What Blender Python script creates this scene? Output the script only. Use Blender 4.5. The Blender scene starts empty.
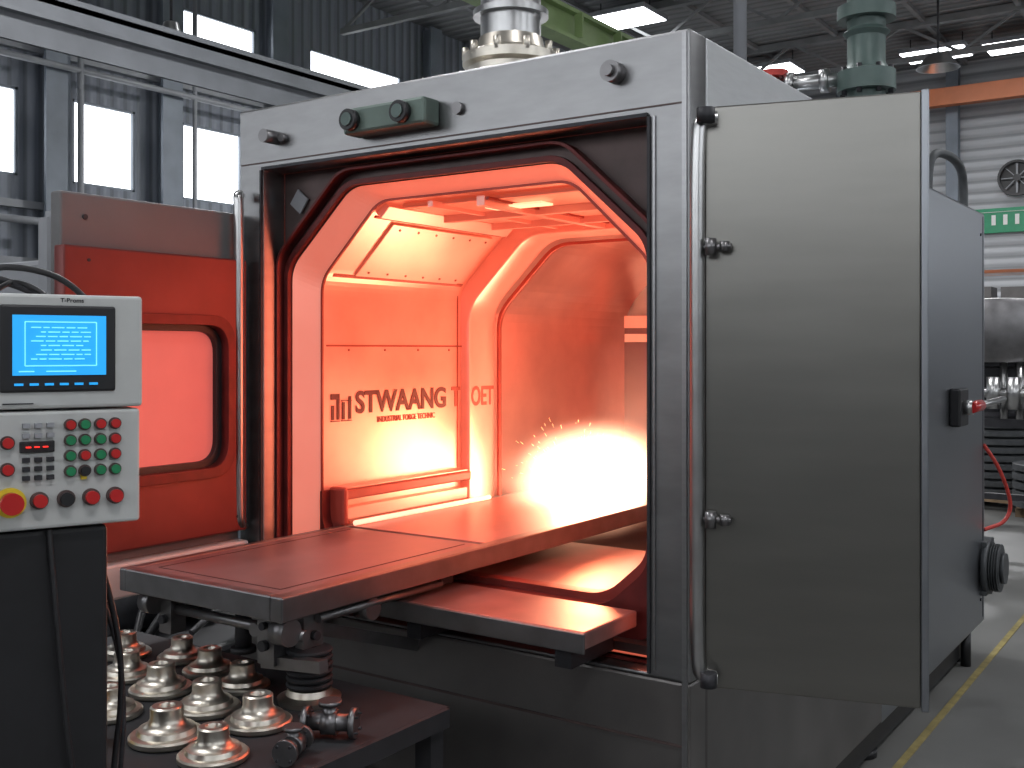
import bpy, bmesh, math, random
from mathutils import Vector, Matrix, noise
random.seed(7)
S = bpy.context.scene
COL = S.collection

# ------------------------------------------------------------------ materials
def mat(name, col, rough=0.5, metal=0.0, emis=None, estr=0.0, noise_amt=0.0, nscale=8.0, stretch=(1,1,1), bump=0.0, rvar=0.0, coat=0.0):
    m = bpy.data.materials.new(name); m.use_nodes = True
    nt = m.node_tree; b = nt.nodes['Principled BSDF']
    b.inputs['Base Color'].default_value = (*col, 1)
    b.inputs['Roughness'].default_value = rough
    b.inputs['Metallic'].default_value = metal
    if coat: b.inputs['Coat Weight'].default_value = coat
    if emis:
        b.inputs['Emission Color'].default_value = (*emis, 1)
        b.inputs['Emission Strength'].default_value = estr
    if noise_amt or bump or rvar:
        tc = nt.nodes.new('ShaderNodeTexCoord'); mp = nt.nodes.new('ShaderNodeMapping')
        mp.inputs['Scale'].default_value = stretch
        nz = nt.nodes.new('ShaderNodeTexNoise'); nz.inputs['Scale'].default_value = nscale
        nz.inputs['Detail'].default_value = 5
        nt.links.new(tc.outputs['Object'], mp.inputs['Vector']); nt.links.new(mp.outputs[0], nz.inputs['Vector'])
        if noise_amt:
            r = nt.nodes.new('ShaderNodeValToRGB')
            r.color_ramp.elements[0].position = .3; r.color_ramp.elements[1].position = .7
            r.color_ramp.elements[0].color = (*[max(0, c*(1-noise_amt)) for c in col], 1)
            r.color_ramp.elements[1].color = (*[min(1, c*(1+noise_amt)) for c in col], 1)
            nt.links.new(nz.outputs['Fac'], r.inputs[0]); nt.links.new(r.outputs[0], b.inputs['Base Color'])
        if rvar:
            mr = nt.nodes.new('ShaderNodeMapRange')
            mr.inputs[3].default_value = rough-rvar; mr.inputs[4].default_value = rough+rvar
            nt.links.new(nz.outputs['Fac'], mr.inputs[0]); nt.links.new(mr.outputs[0], b.inputs['Roughness'])
        if bump:
            bp = nt.nodes.new('ShaderNodeBump'); bp.inputs['Strength'].default_value = bump
            bp.inputs['Distance'].default_value = .01
            nt.links.new(nz.outputs['Fac'], bp.inputs['Height']); nt.links.new(bp.outputs[0], b.inputs['Normal'])
    return m

def corrugated(name, c1, c2, direction, scale, rough=.6):
    m = bpy.data.materials.new(name); m.use_nodes = True
    nt = m.node_tree; b = nt.nodes['Principled BSDF']; b.inputs['Roughness'].default_value = rough
    tc = nt.nodes.new('ShaderNodeTexCoord'); w = nt.nodes.new('ShaderNodeTexWave')
    w.bands_direction = direction; w.inputs['Scale'].default_value = scale; w.inputs['Distortion'].default_value = 0
    r = nt.nodes.new('ShaderNodeValToRGB'); r.color_ramp.elements[0].color = (*c1, 1); r.color_ramp.elements[1].color = (*c2, 1)
    r.color_ramp.elements[0].position = .05; r.color_ramp.elements[1].position = .3
    bp = nt.nodes.new('ShaderNodeBump'); bp.inputs['Distance'].default_value = .04
    nt.links.new(tc.outputs['Object'], w.inputs['Vector']); nt.links.new(w.outputs['Fac'], r.inputs[0])
    nt.links.new(r.outputs[0], b.inputs['Base Color']); nt.links.new(w.outputs['Fac'], bp.inputs['Height'])
    nt.links.new(bp.outputs[0], b.inputs['Normal'])
    return m

M_steel = mat('brushed_steel', (.35,.35,.36), .35, 1, noise_amt=.06, nscale=6, stretch=(2,2,14), rvar=.04)
M_steel_h = mat('brushed_steel_band', (.285,.285,.29), .37, 1, noise_amt=.12, nscale=4, stretch=(1.5,1.5,5), rvar=.05)
M_steel_side = mat('brushed_steel_side', (.48,.49,.50), .45, .45, noise_amt=.05, nscale=6, stretch=(2,2,14), rvar=.04)
M_door = mat('door_steel', (.225,.22,.205), .33, 1, noise_amt=.05, nscale=2.5, stretch=(1,1,6), rvar=.03)
M_side = mat('side_steel', (.30,.315,.34), .36, 1, noise_amt=.04, nscale=3, stretch=(1,1,3), rvar=.04)
M_low = mat('lower_steel', (.18,.17,.165), .42, .8, noise_amt=.15, nscale=4, rvar=.08)
M_grey = mat('grey_door_shell', (.16,.158,.16), .55, .3, noise_amt=.1, nscale=4, rvar=.05)
M_dark = mat('dark_iron', (.035,.035,.04), .55, .4, noise_amt=.3, nscale=20, rvar=.1)
M_tablemat = mat('table_steel', (.018,.018,.021), .8, .0, noise_amt=.3, nscale=20, rvar=.1)
M_motor = mat('motor_paint', (.075,.08,.085), .5, .4, noise_amt=.2, nscale=20, rvar=.1)
M_black = mat('black_paint', (.012,.012,.014), .45, 0, noise_amt=.2, nscale=15)
M_chrome = mat('machined_metal', (.60,.56,.49), .36, 1, noise_amt=.12, nscale=30, rvar=.08)
M_tube = mat('tube_metal', (.50,.50,.50), .3, 1, noise_amt=.08, nscale=12, rvar=.05)
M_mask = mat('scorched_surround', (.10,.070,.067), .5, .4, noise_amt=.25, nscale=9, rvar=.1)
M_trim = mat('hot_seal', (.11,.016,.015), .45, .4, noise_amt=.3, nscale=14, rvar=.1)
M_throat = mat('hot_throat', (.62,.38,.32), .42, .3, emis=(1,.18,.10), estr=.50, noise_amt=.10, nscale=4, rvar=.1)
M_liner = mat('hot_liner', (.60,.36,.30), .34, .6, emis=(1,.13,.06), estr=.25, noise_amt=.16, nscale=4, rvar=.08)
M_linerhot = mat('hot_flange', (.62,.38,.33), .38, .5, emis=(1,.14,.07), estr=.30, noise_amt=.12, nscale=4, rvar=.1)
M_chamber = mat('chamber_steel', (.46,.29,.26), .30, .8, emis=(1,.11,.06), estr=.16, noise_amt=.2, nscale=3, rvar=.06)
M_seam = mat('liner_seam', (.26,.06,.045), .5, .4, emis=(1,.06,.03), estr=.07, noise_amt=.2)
M_lowrib = mat('lower_rib_red', (.30,.06,.05), .4, .6, noise_amt=.2, rvar=.08)
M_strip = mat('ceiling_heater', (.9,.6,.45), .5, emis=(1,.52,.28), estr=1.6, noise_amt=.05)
M_letter = mat('lettering_paint', (.10,.022,.02), .6, noise_amt=.1)
M_letter2 = mat('lettering_faded', (.27,.06,.045), .6, noise_amt=.1)
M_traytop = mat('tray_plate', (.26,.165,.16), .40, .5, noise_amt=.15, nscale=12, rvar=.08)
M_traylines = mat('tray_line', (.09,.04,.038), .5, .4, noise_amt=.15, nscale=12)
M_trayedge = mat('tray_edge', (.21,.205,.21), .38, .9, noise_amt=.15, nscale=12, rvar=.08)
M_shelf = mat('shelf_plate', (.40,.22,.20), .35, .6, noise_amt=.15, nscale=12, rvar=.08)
M_edgehighlight = mat('tray_edge_highlight', (.9,.5,.4), .5, emis=(1,.42,.27), estr=1.8, noise_amt=.1)  # bright tray-edge highlight, put in as emission
M_reddoor = mat('red_door_lining', (.165,.034,.030), .42, .35, noise_amt=.15, nscale=6, rvar=.08)
M_redglow = mat('door_window_glow', (.38,.12,.10), .45, 0, emis=(1,.17,.145), estr=.38, noise_amt=.15, nscale=3)
M_green = mat('green_paint', (.085,.125,.115), .45, .1, noise_amt=.15, nscale=10)
M_greenbox = mat('green_grey_box', (.11,.15,.13), .45, .3, noise_amt=.15, nscale=10)
M_beamgreen = mat('crane_green', (.22,.31,.13), .5, 0, noise_amt=.15, nscale=2)
M_orange = mat('crane_orange', (.55,.17,.07), .5, 0, noise_amt=.12, nscale=2)
M_beam = mat('painted_beam', (.27,.28,.30), .55, .1, noise_amt=.15, nscale=2)
M_runway = mat('runway_paint', (.15,.16,.175), .55, .1, noise_amt=.15, nscale=2)
M_column = mat('column_paint', (.18,.205,.24), .55, .1, noise_amt=.15, nscale=2)
M_roofb = mat('roof_steel', (.22,.225,.23), .6, .2, noise_amt=.2, nscale=2)
M_wallL = corrugated('wall_sheet_grey', (.14,.155,.18), (.23,.25,.29), 'Y', 1.2)
M_wallB = corrugated('wall_sheet_light', (.26,.27,.28), (.42,.43,.45), 'Z', 1.1)
M_wallF = corrugated('wall_sheet_mid', (.10,.105,.11), (.17,.175,.18), 'X', 1.1)
M_roof = corrugated('roof_sheet', (.12,.125,.13), (.20,.205,.21), 'Y', 1.0)
M_floor = mat('concrete_floor', (.135,.135,.13), .5, 0, noise_amt=.25, nscale=1.6, bump=.1, rvar=.15)
M_yellow = mat('worn_yellow_paint', (.26,.21,.08), .5, noise_amt=.35, nscale=12)
M_pane = mat('window_pane', (.9,.95,1), .3, emis=(.93,.96,1), estr=3.2, noise_amt=.03, nscale=1)
M_lamp = mat('lamp_tube', (1,1,1), .3, emis=(.95,.98,1), estr=7, noise_amt=.02)
M_white = mat('panel_paint', (.50,.51,.50), .42, .05, noise_amt=.04, nscale=20)
M_white2 = mat('white_plastic', (.7,.7,.68), .4, noise_amt=.04, nscale=20)
M_red = mat('button_red', (.5,.02,.02), .3, noise_amt=.1, coat=.5)
M_grn = mat('button_green', (.02,.22,.09), .3, noise_amt=.1, coat=.5)
M_yel = mat('estop_yellow', (.70,.52,.03), .4, noise_amt=.1)
M_rled = mat('led_red', (.5,.02,.02), .4, emis=(1,.03,.02), estr=1.5, noise_amt=.1)
M_lcd = mat('lcd_blue', (.02,.25,.55), .3, emis=(.02,.36,.85), estr=.85, noise_amt=.08, nscale=10)
M_lcdt = mat('lcd_text', (.2,.6,.8), .3, emis=(.20,.8,1), estr=.9, noise_amt=.02)
M_ytan = mat('caution_yellow', (.75,.55,.05), .5, noise_amt=.05)
M_sign = mat('sign_green', (.02,.25,.12), .5, noise_amt=.1)
M_core = mat('white_hot_metal', (1,.8,.6), .5, emis=(1,.72,.48), estr=14, noise_amt=.02)
M_spark = mat('spark', (1,.6,.3), .5, emis=(1,.5,.22), estr=4, noise_amt=.02)
M_redcable = mat('red_cable', (.5,.04,.03), .5, noise_amt=.1)
M_wood = mat('pallet_wood',(.25,.17,.10),.7,noise_amt=.3,nscale=8)

# ------------------------------------------------------------------ helpers
def group(name, loc=(0,0,0), rz=0):
    e = bpy.data.objects.new(name, None); e.location = loc; e.rotation_euler = (0,0,rz)
    e.empty_display_size = .1; COL.objects.link(e); return e

def add(name, me, m, par=None, smooth=False):
    if smooth:
        for p in me.polygons: p.use_smooth = True
    o = bpy.data.objects.new(name, me); COL.objects.link(o)
    if m: me.materials.clear(); me.materials.append(m)
    if par: o.parent = par
    return o

def bevel(o, w, seg=2):
    md = o.modifiers.new('bev', 'BEVEL'); md.width = w; md.segments = seg; md.limit_method = 'ANGLE'

def box(name, x0, x1, y0, y1, z0, z1, m, par=None, bev=0):
    me = bpy.data.meshes.new(name)
    v = [(x,y,z) for x in (x0,x1) for y in (y0,y1) for z in (z0,z1)]
    f = [(0,1,3,2),(4,6,7,5),(0,4,5,1),(2,3,7,6),(0,2,6,4),(1,5,7,3)]
    me.from_pydata(v, [], f)
    bm = bmesh.new(); bm.from_mesh(me); bmesh.ops.recalc_face_normals(bm, faces=bm.faces); bm.to_mesh(me); bm.free()
    o = add(name, me, m, par)
    if bev: bevel(o, bev)
    return o

def align(p0, p1):
    p0 = Vector(p0); p1 = Vector(p1); d = p1-p0
    q = d.to_track_quat('Z', 'Y')
    return Matrix.Translation((p0+p1)/2) @ q.to_matrix().to_4x4(), d.length

def cyl(name, p0, p1, r, m, par=None, seg=28, r2=None, bev=0):
    M, L = align(p0, p1)
    bm = bmesh.new()
    bmesh.ops.create_cone(bm, cap_ends=True, segments=seg, radius1=r, radius2=r if r2 is None else r2, depth=L, matrix=M)
    me = bpy.data.meshes.new(name); bm.to_mesh(me); bm.free()
    for p in me.polygons: p.use_smooth = len(p.vertices) == 4
    o = add(name, me, m, par)
    if bev: bevel(o, bev)
    return o

def beams(name, segs, m, par=None):
    bm = bmesh.new()
    for p0, p1, w, h in segs:
        M, L = align(p0, p1)
        bmesh.ops.create_cube(bm, size=1, matrix=M @ Matrix.Diagonal((w, h, L, 1)))
    me = bpy.data.meshes.new(name); bm.to_mesh(me); bm.free()
    return add(name, me, m, par)

def cyls(name, segs, m, par=None, seg=20):
    bm = bmesh.new()
    for p0, p1, r in segs:
        M, L = align(p0, p1)
        bmesh.ops.create_cone(bm, cap_ends=True, segments=seg, radius1=r, radius2=r, depth=L, matrix=M)
    me = bpy.data.meshes.new(name); bm.to_mesh(me); bm.free()
    for p in me.polygons: p.use_smooth = len(p.vertices) == 4
    return add(name, me, m, par)

def tube(name, pts, r, m, par=None, smooth=True, fillet=None):
    cu = bpy.data.curves.new(name, 'CURVE'); cu.dimensions = '3D'; cu.bevel_depth = r; cu.bevel_resolution = 5; cu.use_fill_caps = True
    sp = cu.splines.new('NURBS'); sp.points.add(len(pts)-1)
    for i, p in enumerate(pts): sp.points[i].co = (*p, 1)
    sp.use_endpoint_u = True; sp.order_u = 3; sp.resolution_u = 12
    o = bpy.data.objects.new(name+'_c', cu); COL.objects.link(o)
    dg = bpy.context.evaluated_depsgraph_get(); me = bpy.data.meshes.new_from_object(o.evaluated_get(dg))
    bpy.data.objects.remove(o); me.name = name
    return add(name, me, m, par, smooth=True)

def round_poly(pts, r, seg=6):
    out = []; n = len(pts)
    for i in range(n):
        a, b, c = Vector(pts[i-1]), Vector(pts[i]), Vector(pts[(i+1) % n])
        u = (a-b); v = (c-b); ru = min(r, u.length*.45, v.length*.45)
        p0 = b+u.normalized()*ru; p2 = b+v.normalized()*ru
        for k in range(seg+1):
            t = k/seg; out.append(tuple(p0*(1-t)**2 + b*2*t*(1-t) + p2*t*t))
    return out

def plate(name, outer, holes, y0, y1, m, par=None, bev=0, smooth=False):
    cu = bpy.data.curves.new(name, 'CURVE'); cu.dimensions = '2D'; cu.fill_mode = 'BOTH'
    cu.extrude = abs(y1-y0)/2
    for loop in [outer]+holes:
        sp = cu.splines.new('POLY'); sp.points.add(len(loop)-1); sp.use_cyclic_u = True
        for i, p in enumerate(loop): sp.points[i].co = (p[0], p[1], 0, 1)
    o = bpy.data.objects.new(name+'_c', cu); COL.objects.link(o)
    dg = bpy.context.evaluated_depsgraph_get(); me = bpy.data.meshes.new_from_object(o.evaluated_get(dg))
    bpy.data.objects.remove(o); me.name = name
    me.transform(Matrix.Translation((0, (y0+y1)/2, 0)) @ Matrix.Rotation(math.pi/2, 4, 'X'))
    bm = bmesh.new(); bm.from_mesh(me); bmesh.ops.remove_doubles(bm, verts=bm.verts, dist=1e-5); bm.to_mesh(me); bm.free()
    o = add(name, me, m, par)
    if bev: bevel(o, bev)
    return o

def rect(x0, x1, z0, z1): return [(x0,z0),(x1,z0),(x1,z1),(x0,z1)]
def octa(xl, xr, zb, zt, cx, cz, bx=0, bz=0, r=.06):
    if bx: p = [(xl+bx,zb),(xr-bx,zb),(xr,zb+bz),(xr,zt-cz),(xr-cx,zt),(xl+cx,zt),(xl,zt-cz),(xl,zb+bz)]
    else: p = [(xl,zb),(xr,zb),(xr,zt-cz),(xr-cx,zt),(xl+cx,zt),(xl,zt-cz)]
    if bx: return round_poly(p, r)
    q = round_poly(p, r); s = 7
    return [p[0], p[1]] + q[2*s:]

def loft(name, loops, m, par=None, smooth=True, closed=True):
    v = []; f = []; n = len(loops[0][0])
    for L, y in loops: v += [(p[0], y, p[1]) for p in L]
    for i in range(len(loops)-1):
        for j in range(n if closed else n-1):
            k = (j+1) % n
            f.append((i*n+j, i*n+k, (i+1)*n+k, (i+1)*n+j))
    me = bpy.data.meshes.new(name); me.from_pydata(v, [], f)
    return add(name, me, m, par)

def lathe(name, prof, loc, m, par=None, seg=40):
    v = []; f = []; n = len(prof)
    for i in range(seg):
        a = 2*math.pi*i/seg
        for r, z in prof: v.append((r*math.cos(a), r*math.sin(a), z))
    for i in range(seg):
        k = (i+1) % seg
        for j in range(n-1): f.append((i*n+j, k*n+j, k*n+j+1, i*n+j+1))
    me = bpy.data.meshes.new(name); me.from_pydata(v, [], f)
    bm = bmesh.new(); bm.from_mesh(me); bmesh.ops.remove_doubles(bm, verts=bm.verts, dist=1e-5)
    bmesh.ops.recalc_face_normals(bm, faces=bm.faces); bm.to_mesh(me); bm.free()
    o = add(name, me, m, par, smooth=True); o.location = loc
    md = o.modifiers.new('es', 'EDGE_SPLIT'); md.split_angle = math.radians(35)
    return o

def text(name, s, m, size, loc, rot, width=None, par=None, ext=.0008, bold=.012):
    cu = bpy.data.curves.new(name, 'FONT'); cu.body = s; cu.size = size; cu.extrude = ext; cu.offset = size*bold
    o = bpy.data.objects.new(name+'_c', cu); COL.objects.link(o)
    dg = bpy.context.evaluated_depsgraph_get(); me = bpy.data.meshes.new_from_object(o.evaluated_get(dg))
    bpy.data.objects.remove(o); me.name = name
    if width:
        xs = [v.co.x for v in me.vertices]; w = max(xs)-min(xs)
        me.transform(Matrix.Diagonal((width/w, 1, 1, 1)) @ Matrix.Translation((-min(xs),0,0)))
    me.transform(Matrix.Translation(loc) @ rot)
    return add(name, me, m, par)
ROT_WALLX = Matrix.Rotation(math.pi/2, 4, 'Z') @ Matrix.Rotation(math.pi/2, 4, 'X')
ROT_FRONT = Matrix.Rotation(math.pi/2, 4, 'X')

# ------------------------------------------------------------------ camera
cam = bpy.data.cameras.new('camera'); co = bpy.data.objects.new('camera', cam); COL.objects.link(co)
cam.sensor_width = 36; cam.lens = 36*1067/1024; cam.shift_y = -34/1024
co.location = (1.158, -2.457, 1.6); co.rotation_euler = (math.pi/2, 0, math.radians(34.7))
S.camera = co

# ------------------------------------------------------------------ room shell
box('floor', -14.9, 8, -8, 27.6, -.1, 0, M_floor)
XL = -14.84
wins = [(-1.0,.3),(1.2,2.4),(3.4,4.6),(5.6,6.95),(7.9,9.1),(10.1,11.5),(12.4,13.6),(14.7,15.9),(17.4,18.6),(19.5,20.7),(21.6,22.8)]
strips = [(5.6,7.0),(10.1,11.85),(13.3,16.2),(17.6,20.4),(21.4,24)]
def rects_mesh(name, rs, x, th, m):
    bm = bmesh.new()
    for y0,y1,z0,z1 in rs:
        bmesh.ops.create_cube(bm, size=1, matrix=Matrix.Translation((x-th/2,(y0+y1)/2,(z0+z1)/2)) @ Matrix.Diagonal((th,y1-y0,z1-z0,1)))
    me = bpy.data.meshes.new(name); bm.to_mesh(me); bm.free(); return add(name, me, m)
rs = [(-8,27.6,0,4.35),(-8,27.6,5.75,7.35),(-8,27.6,7.85,9.2)]
def gaps(ws, z0, z1, a0=-8, a1=27.6):
    out=[]; y=a0
    for a,b in ws: out.append((y,a,z0,z1)); y=b
    out.append((y,a1,z0,z1)); return out
rs += gaps(wins,4.35,5.75)+gaps(strips,7.35,7.85)
rects_mesh('wall_left', rs, XL, .2, M_wallL)
n = 1
for ws,z0,z1 in ((wins,4.35,5.75),(strips,7.35,7.85)):
    for a,b in ws:
        g = group('window_%d'%n, (XL-.1,(a+b)/2,(z0+z1)/2)); n += 1
        hw=(b-a)/2; hz=(z1-z0)/2
        box('pane', -.02,.0,-hw,hw,-hz,hz, M_pane, g)
        segs=[((.06,-hw,hz-.02),(.06,hw,hz-.02),.06,.04),((.06,-hw,-hz+.02),(.06,hw,-hz+.02),.06,.04),
              ((.06,-hw+.02,-hz),(.06,-hw+.02,hz),.06,.04),((.06,hw-.02,-hz),(.06,hw-.02,hz),.06,.04)]
        beams('window_frame', segs, M_column, g)
fw = [(-13+3.2*i,-10.4+3.2*i) for i in range(6)]  # unseen glowing windows, added for reflections in the steel
bm = bmesh.new()
for x0,x1,z0,z1 in [(-14.9,8,0,3.0),(-14.9,8,5.6,9.2)]+gaps(fw,3.0,5.6,-14.9,8):
    bmesh.ops.create_cube(bm, size=1, matrix=Matrix.Translation(((x0+x1)/2,-8.1,(z0+z1)/2)) @ Matrix.Diagonal((x1-x0,.2,z1-z0,1)))
me = bpy.data.meshes.new('wall_front'); bm.to_mesh(me); bm.free(); add('wall_front', me, M_wallF)
for a,b in fw:
    g = group('window_%d'%n, ((a+b)/2,-8.1,4.3)); n += 1; h=(b-a)/2
    box('pane', -h,h,0,.02,-1.3,1.3, M_pane, g)
    beams('window_frame', [((x,.05,-1.3),(x,.05,1.3),.06,.06) for x in (-h+.03,0,h-.03)]+[((-h,.05,z),(h,.05,z),.06,.06) for z in (-1.27,0,1.27)], M_column, g)
rw = [(-6+4.2*i,-3.2+4.2*i) for i in range(8)]  # glowing windows out of view, added for light and reflections
rects_mesh('wall_right', [(-8,27.6,0,3.2),(-8,27.6,5.6,9.2)]+gaps(rw,3.2,5.6), 8.2, .2, M_wallF)
for a,b in rw:
    g = group('window_%d'%n, (8.1,(a+b)/2,4.4)); n += 1; h=(b-a)/2
    box('pane', -.02,.0,-h,h,-1.2,1.2, M_pane, g)
    beams('window_frame', [((-.06,y,-1.2),(-.06,y,1.2),.06,.06) for y in (-h+.03,0,h-.03)]+[((-.06,-h,z),(-.06,h,z),.06,.06) for z in (-1.17,0,1.17)], M_column, g)
box('wall_back', -14.9, 8, 27.5, 27.7, 0, 9.2, M_wallB)
box('ceiling', -15.0, 8.2, -8.2, 27.7, 9.2, 9.35, M_roof)
cols2 = []
for y in (.8,3.0,5.2,7.4,9.6,12.15,17.0,19.05,21.2,24.2):
    c = [(XL+.36,y,0),(XL+.36,y,9.1)]
    cols2.append((c[0],c[1],.06,.42)); cols2.append(((XL+.17,y,0),(XL+.17,y,9.1),.34,.05))
beams('wall_columns', cols2, M_column)
beams('trim_1', [((XL+.06,-8,z),(XL+.06,27.4,z),.12,.12) for z in (3.0,3.9,6.4,7.1)], M_beam)
beams('crane_runway_beam', [((-9,-6,5.12),(-9,14.5,5.12),.05,.3),((-9,-6,4.84),(-9,14.5,4.84),.05,.3),((-9,-6,4.98),(-9,14.5,4.98),.24,.04),
      ((-9,-6,5.18),(-9,14.5,5.18),.05,.06)] , M_runway)
beams('runway_support_column', [((-9.1,2.0,0),(-9.1,2.0,4.81),.3,.05),((-8.96,2.0,0),(-8.96,2.0,4.81),.05,.3),((-9.24,2.0,0),(-9.24,2.0,4.81),.05,.3),
      ((-9.1,9.2,0),(-9.1,9.2,4.81),.3,.05),((-8.96,9.2,0),(-8.96,9.2,4.81),.05,.3),((-9.24,9.2,0),(-9.24,9.2,4.81),.05,.3)], M_column)
cyls('wall_pipes', [((XL+.5,7.72,0),(XL+.5,7.72,9.0),.05),((XL+.5,9.98,0),(XL+.5,9.98,9.0),.04),((XL+.5,-7,3.6),(XL+.5,27,3.6),.06),((XL+.5,-7,6.1),(XL+.5,27,6.1),.05)], M_beam)
beams('overhead_crane_girder', [((-7.36,3,6.72),(-7.36,20,6.72),.3,.06),((-7.36,3,6.3),(-7.36,20,6.3),.3,.06),((-7.36,3,6.5),(-7.36,20,6.5),.08,.4)]+
      [((-7.2,3+1.2*i,6.33),(-7.2,3+1.2*i,6.7),.14,.04) for i in range(15)], M_beamgreen)
beams('back_crane_beam', [((-14.5,26.9,8.2),(7.9,26.9,8.2),.3,.45)], M_orange)
tr = []
for y in (5,9.5,14,18.5,23):
    tr += [((-14.6,y,9.1),(7.9,y,9.1),.16,.16),((-14.6,y,8.3),(7.9,y,8.3),.12,.12)]
    x=-14.6
    while x < 7.5:
        tr += [((x,y,8.3),(x+1.3,y,9.1),.06,.06),((x+1.3,y,9.1),(x+2.6,y,8.3),.06,.06)]
        x += 2.6
for x in range(-13,8,2): tr.append(((x,-7.5,9.14),(x,27.4,9.14),.1,.1))
beams('roof_trusses', tr, M_roofb)
for i,(x,y) in enumerate([(-9.97,17.9),(-8.98,23.8),(-5.1,24.6),(-3.3,24.9),(-12,21.5),(-2,19),(-3,12),(-9,10),(-2.5,5),(-7,4),(2,9),(2,2),(-3,-1)]):
    g = group('ceiling_lamp', (x,y,8.75))
    box('lamp_housing', -.75,.75,-.56,.56,0,.1, M_beam, g, .01)
    box('lamp_diffuser', -.72,.72,-.53,.53,-.02,0, M_lamp, g)
    cyls('lamp_hanger', [((-.6,0,.1),(-.6,0,.46),.012),((.6,0,.1),(.6,0,.46),.012)], M_dark, g)
g = group('wall_fan', (-3.75,27.35,6.0))
lathe('fan_housing', [(.40,0),(.46,0),(.46,.12),(.40,.12),(.40,0)], (0,0,0), M_black, g).rotation_euler=(math.pi/2,0,0)
beams('fan_blades', [((0,-.06,0),(.38*math.cos(a),-.06,.38*math.sin(a)),.05,.02) for a in [i*math.pi/4 for i in range(8)]], M_beam, g)
cyl('fan_hub', (0,-.12,0),(0,.08,0),.09,M_black,g)
cyl('fan_back', (0,.08,0),(0,.14,0),.42,M_black,g)
g = group('wall_sign', (-3.9,27.42,4.95))
box('sign_board', -.95,.95,-.04,.04,-.32,.32, M_sign, g, .01)
beams('sign_marks', [((-.7+.28*i,-.05,-.12),(-.7+.28*i,-.05,.14),.10,.01) for i in range(6)]+[((-.8,-.05,.22),(.8,-.05,.22),.03,.01)], M_white2, g)
beams('back_wall_columns', [((x,27.3,0),(x,27.3,9.1),.3,.3) for x in (-8.2,-5.3,-2.0)], M_column)
for i,(x0,x1) in enumerate([(-7.6,-5.9),(-5.0,-3.0)]):
    g = group('window_%d'%(30+i), ((x0+x1)/2,27.45,2.3)); h=(x1-x0)/2
    box('pane', -h,h,0,.03,-.6,.6, M_pane, g)
    beams('window_frame', [((-h,0,-.6),(h,0,-.6),.08,.08),((-h,0,.6),(h,0,.6),.08,.08),((-h,0,-.6),(-h,0,.6),.08,.08),((h,0,-.6),(h,0,.6),.08,.08),((0,0,-.6),(0,0,.6),.05,.05)], M_column, g)
box('floor_marking_line', .03,.06,-1,6,0,.004, M_yellow)

# ------------------------------------------------------------------ FURNACE
F = group('forge_furnace')
box('side_panel_right_upper', -.04,0,.10,1.7,.76,2.41, M_steel_side, F, .006)
box('side_panel_right_lower', -.04,0,.10,1.7,.18,.755, M_low, F, .006)
box('side_panel_left', -1.67,-1.63,.10,3.6,.18,2.41, M_steel, F, .006)
box('roof_plate', -1.63,-.04,.10,1.9,2.37,2.41, M_steel, F, .004)
box('lower_front_panel', -1.67,0,0,.10,.16,.76, M_low, F, .008)
box('base_core', -1.62,-.05,.10,3.58,.18,.74, M_dark, F)
box('rear_cabinet', -1.62,0,2.4,3.61,.17,2.32, M_side, F, .012)
box('mid_cabinet', -.045,-.003,1.7,2.4,.17,2.35, M_side, F, .006)
box('rear_roof', -1.63,-.04,1.9,2.4,2.30,2.34, M_side, F, .004)
plate('front_frame', rect(-1.67,0,.76,2.41), [rect(-1.556,-.117,.77,2.20)], 0,.10, M_steel_h, F, .006)
beams('frame_inner_lip', [((-1.556,-.004,2.205),(-.117,-.004,2.205),.008,.01),((-.113,-.004,.77),(-.113,-.004,2.2),.008,.008),((-1.56,-.004,.77),(-1.56,-.004,2.2),.008,.008)], M_dark, F)
beams('frame_corner_strip', [((-.012,-.004,.2),(-.012,-.004,2.40),.012,.010),((-.098,-.003,.78),(-.098,-.003,2.2),.006,.006)], M_steel, F)
beams('frame_seams', [((-1.66,-.001,2.225),(-.01,-.001,2.225),.003,.004),((-1.66,-.003,.60),(-.01,-.003,.60),.004,.006)], M_mask, F)
arch = octa(-1.52,-.165,.77,2.13,.275,.25, r=.05)
archo = octa(-1.54,-.15,.772,2.150,.28,.255, r=.05)
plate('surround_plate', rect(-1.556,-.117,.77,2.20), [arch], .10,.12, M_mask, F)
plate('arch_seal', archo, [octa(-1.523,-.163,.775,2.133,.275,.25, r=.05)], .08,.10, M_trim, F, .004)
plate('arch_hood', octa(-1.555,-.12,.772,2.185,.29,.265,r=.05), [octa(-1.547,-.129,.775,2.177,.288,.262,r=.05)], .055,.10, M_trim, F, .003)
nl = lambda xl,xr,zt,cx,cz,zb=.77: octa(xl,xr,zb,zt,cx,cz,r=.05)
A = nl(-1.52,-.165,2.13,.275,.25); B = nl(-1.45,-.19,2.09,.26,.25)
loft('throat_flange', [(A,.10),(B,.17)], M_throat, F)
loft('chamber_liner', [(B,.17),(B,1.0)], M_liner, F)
plate('front_rib', nl(-1.452,-.188,2.092,.26,.25), [nl(-1.445,-.195,2.085,.258,.248)], .165,.172, M_seam, F)
ro = round_poly([(-1.45,.80),(-.19,.80),(-.19,1.12),(-.225,1.12),(-.225,1.02),(-.36,.90),(-1.28,.90),(-1.415,1.02),(-1.415,1.12),(-1.45,1.12)], .06)
plate('lower_cradle', ro, [], .20,.25, M_lowrib, F, .004)
ro2 = round_poly([(-1.45,.80),(-.19,.80),(-.19,1.12),(-.20,1.12),(-.20,1.0),(-.335,.88),(-1.305,.88),(-1.44,1.0),(-1.44,1.12),(-1.45,1.12)], .05)
plate('lower_cradle_step', ro2, [], .16,.20, M_trim, F, .004)
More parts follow.
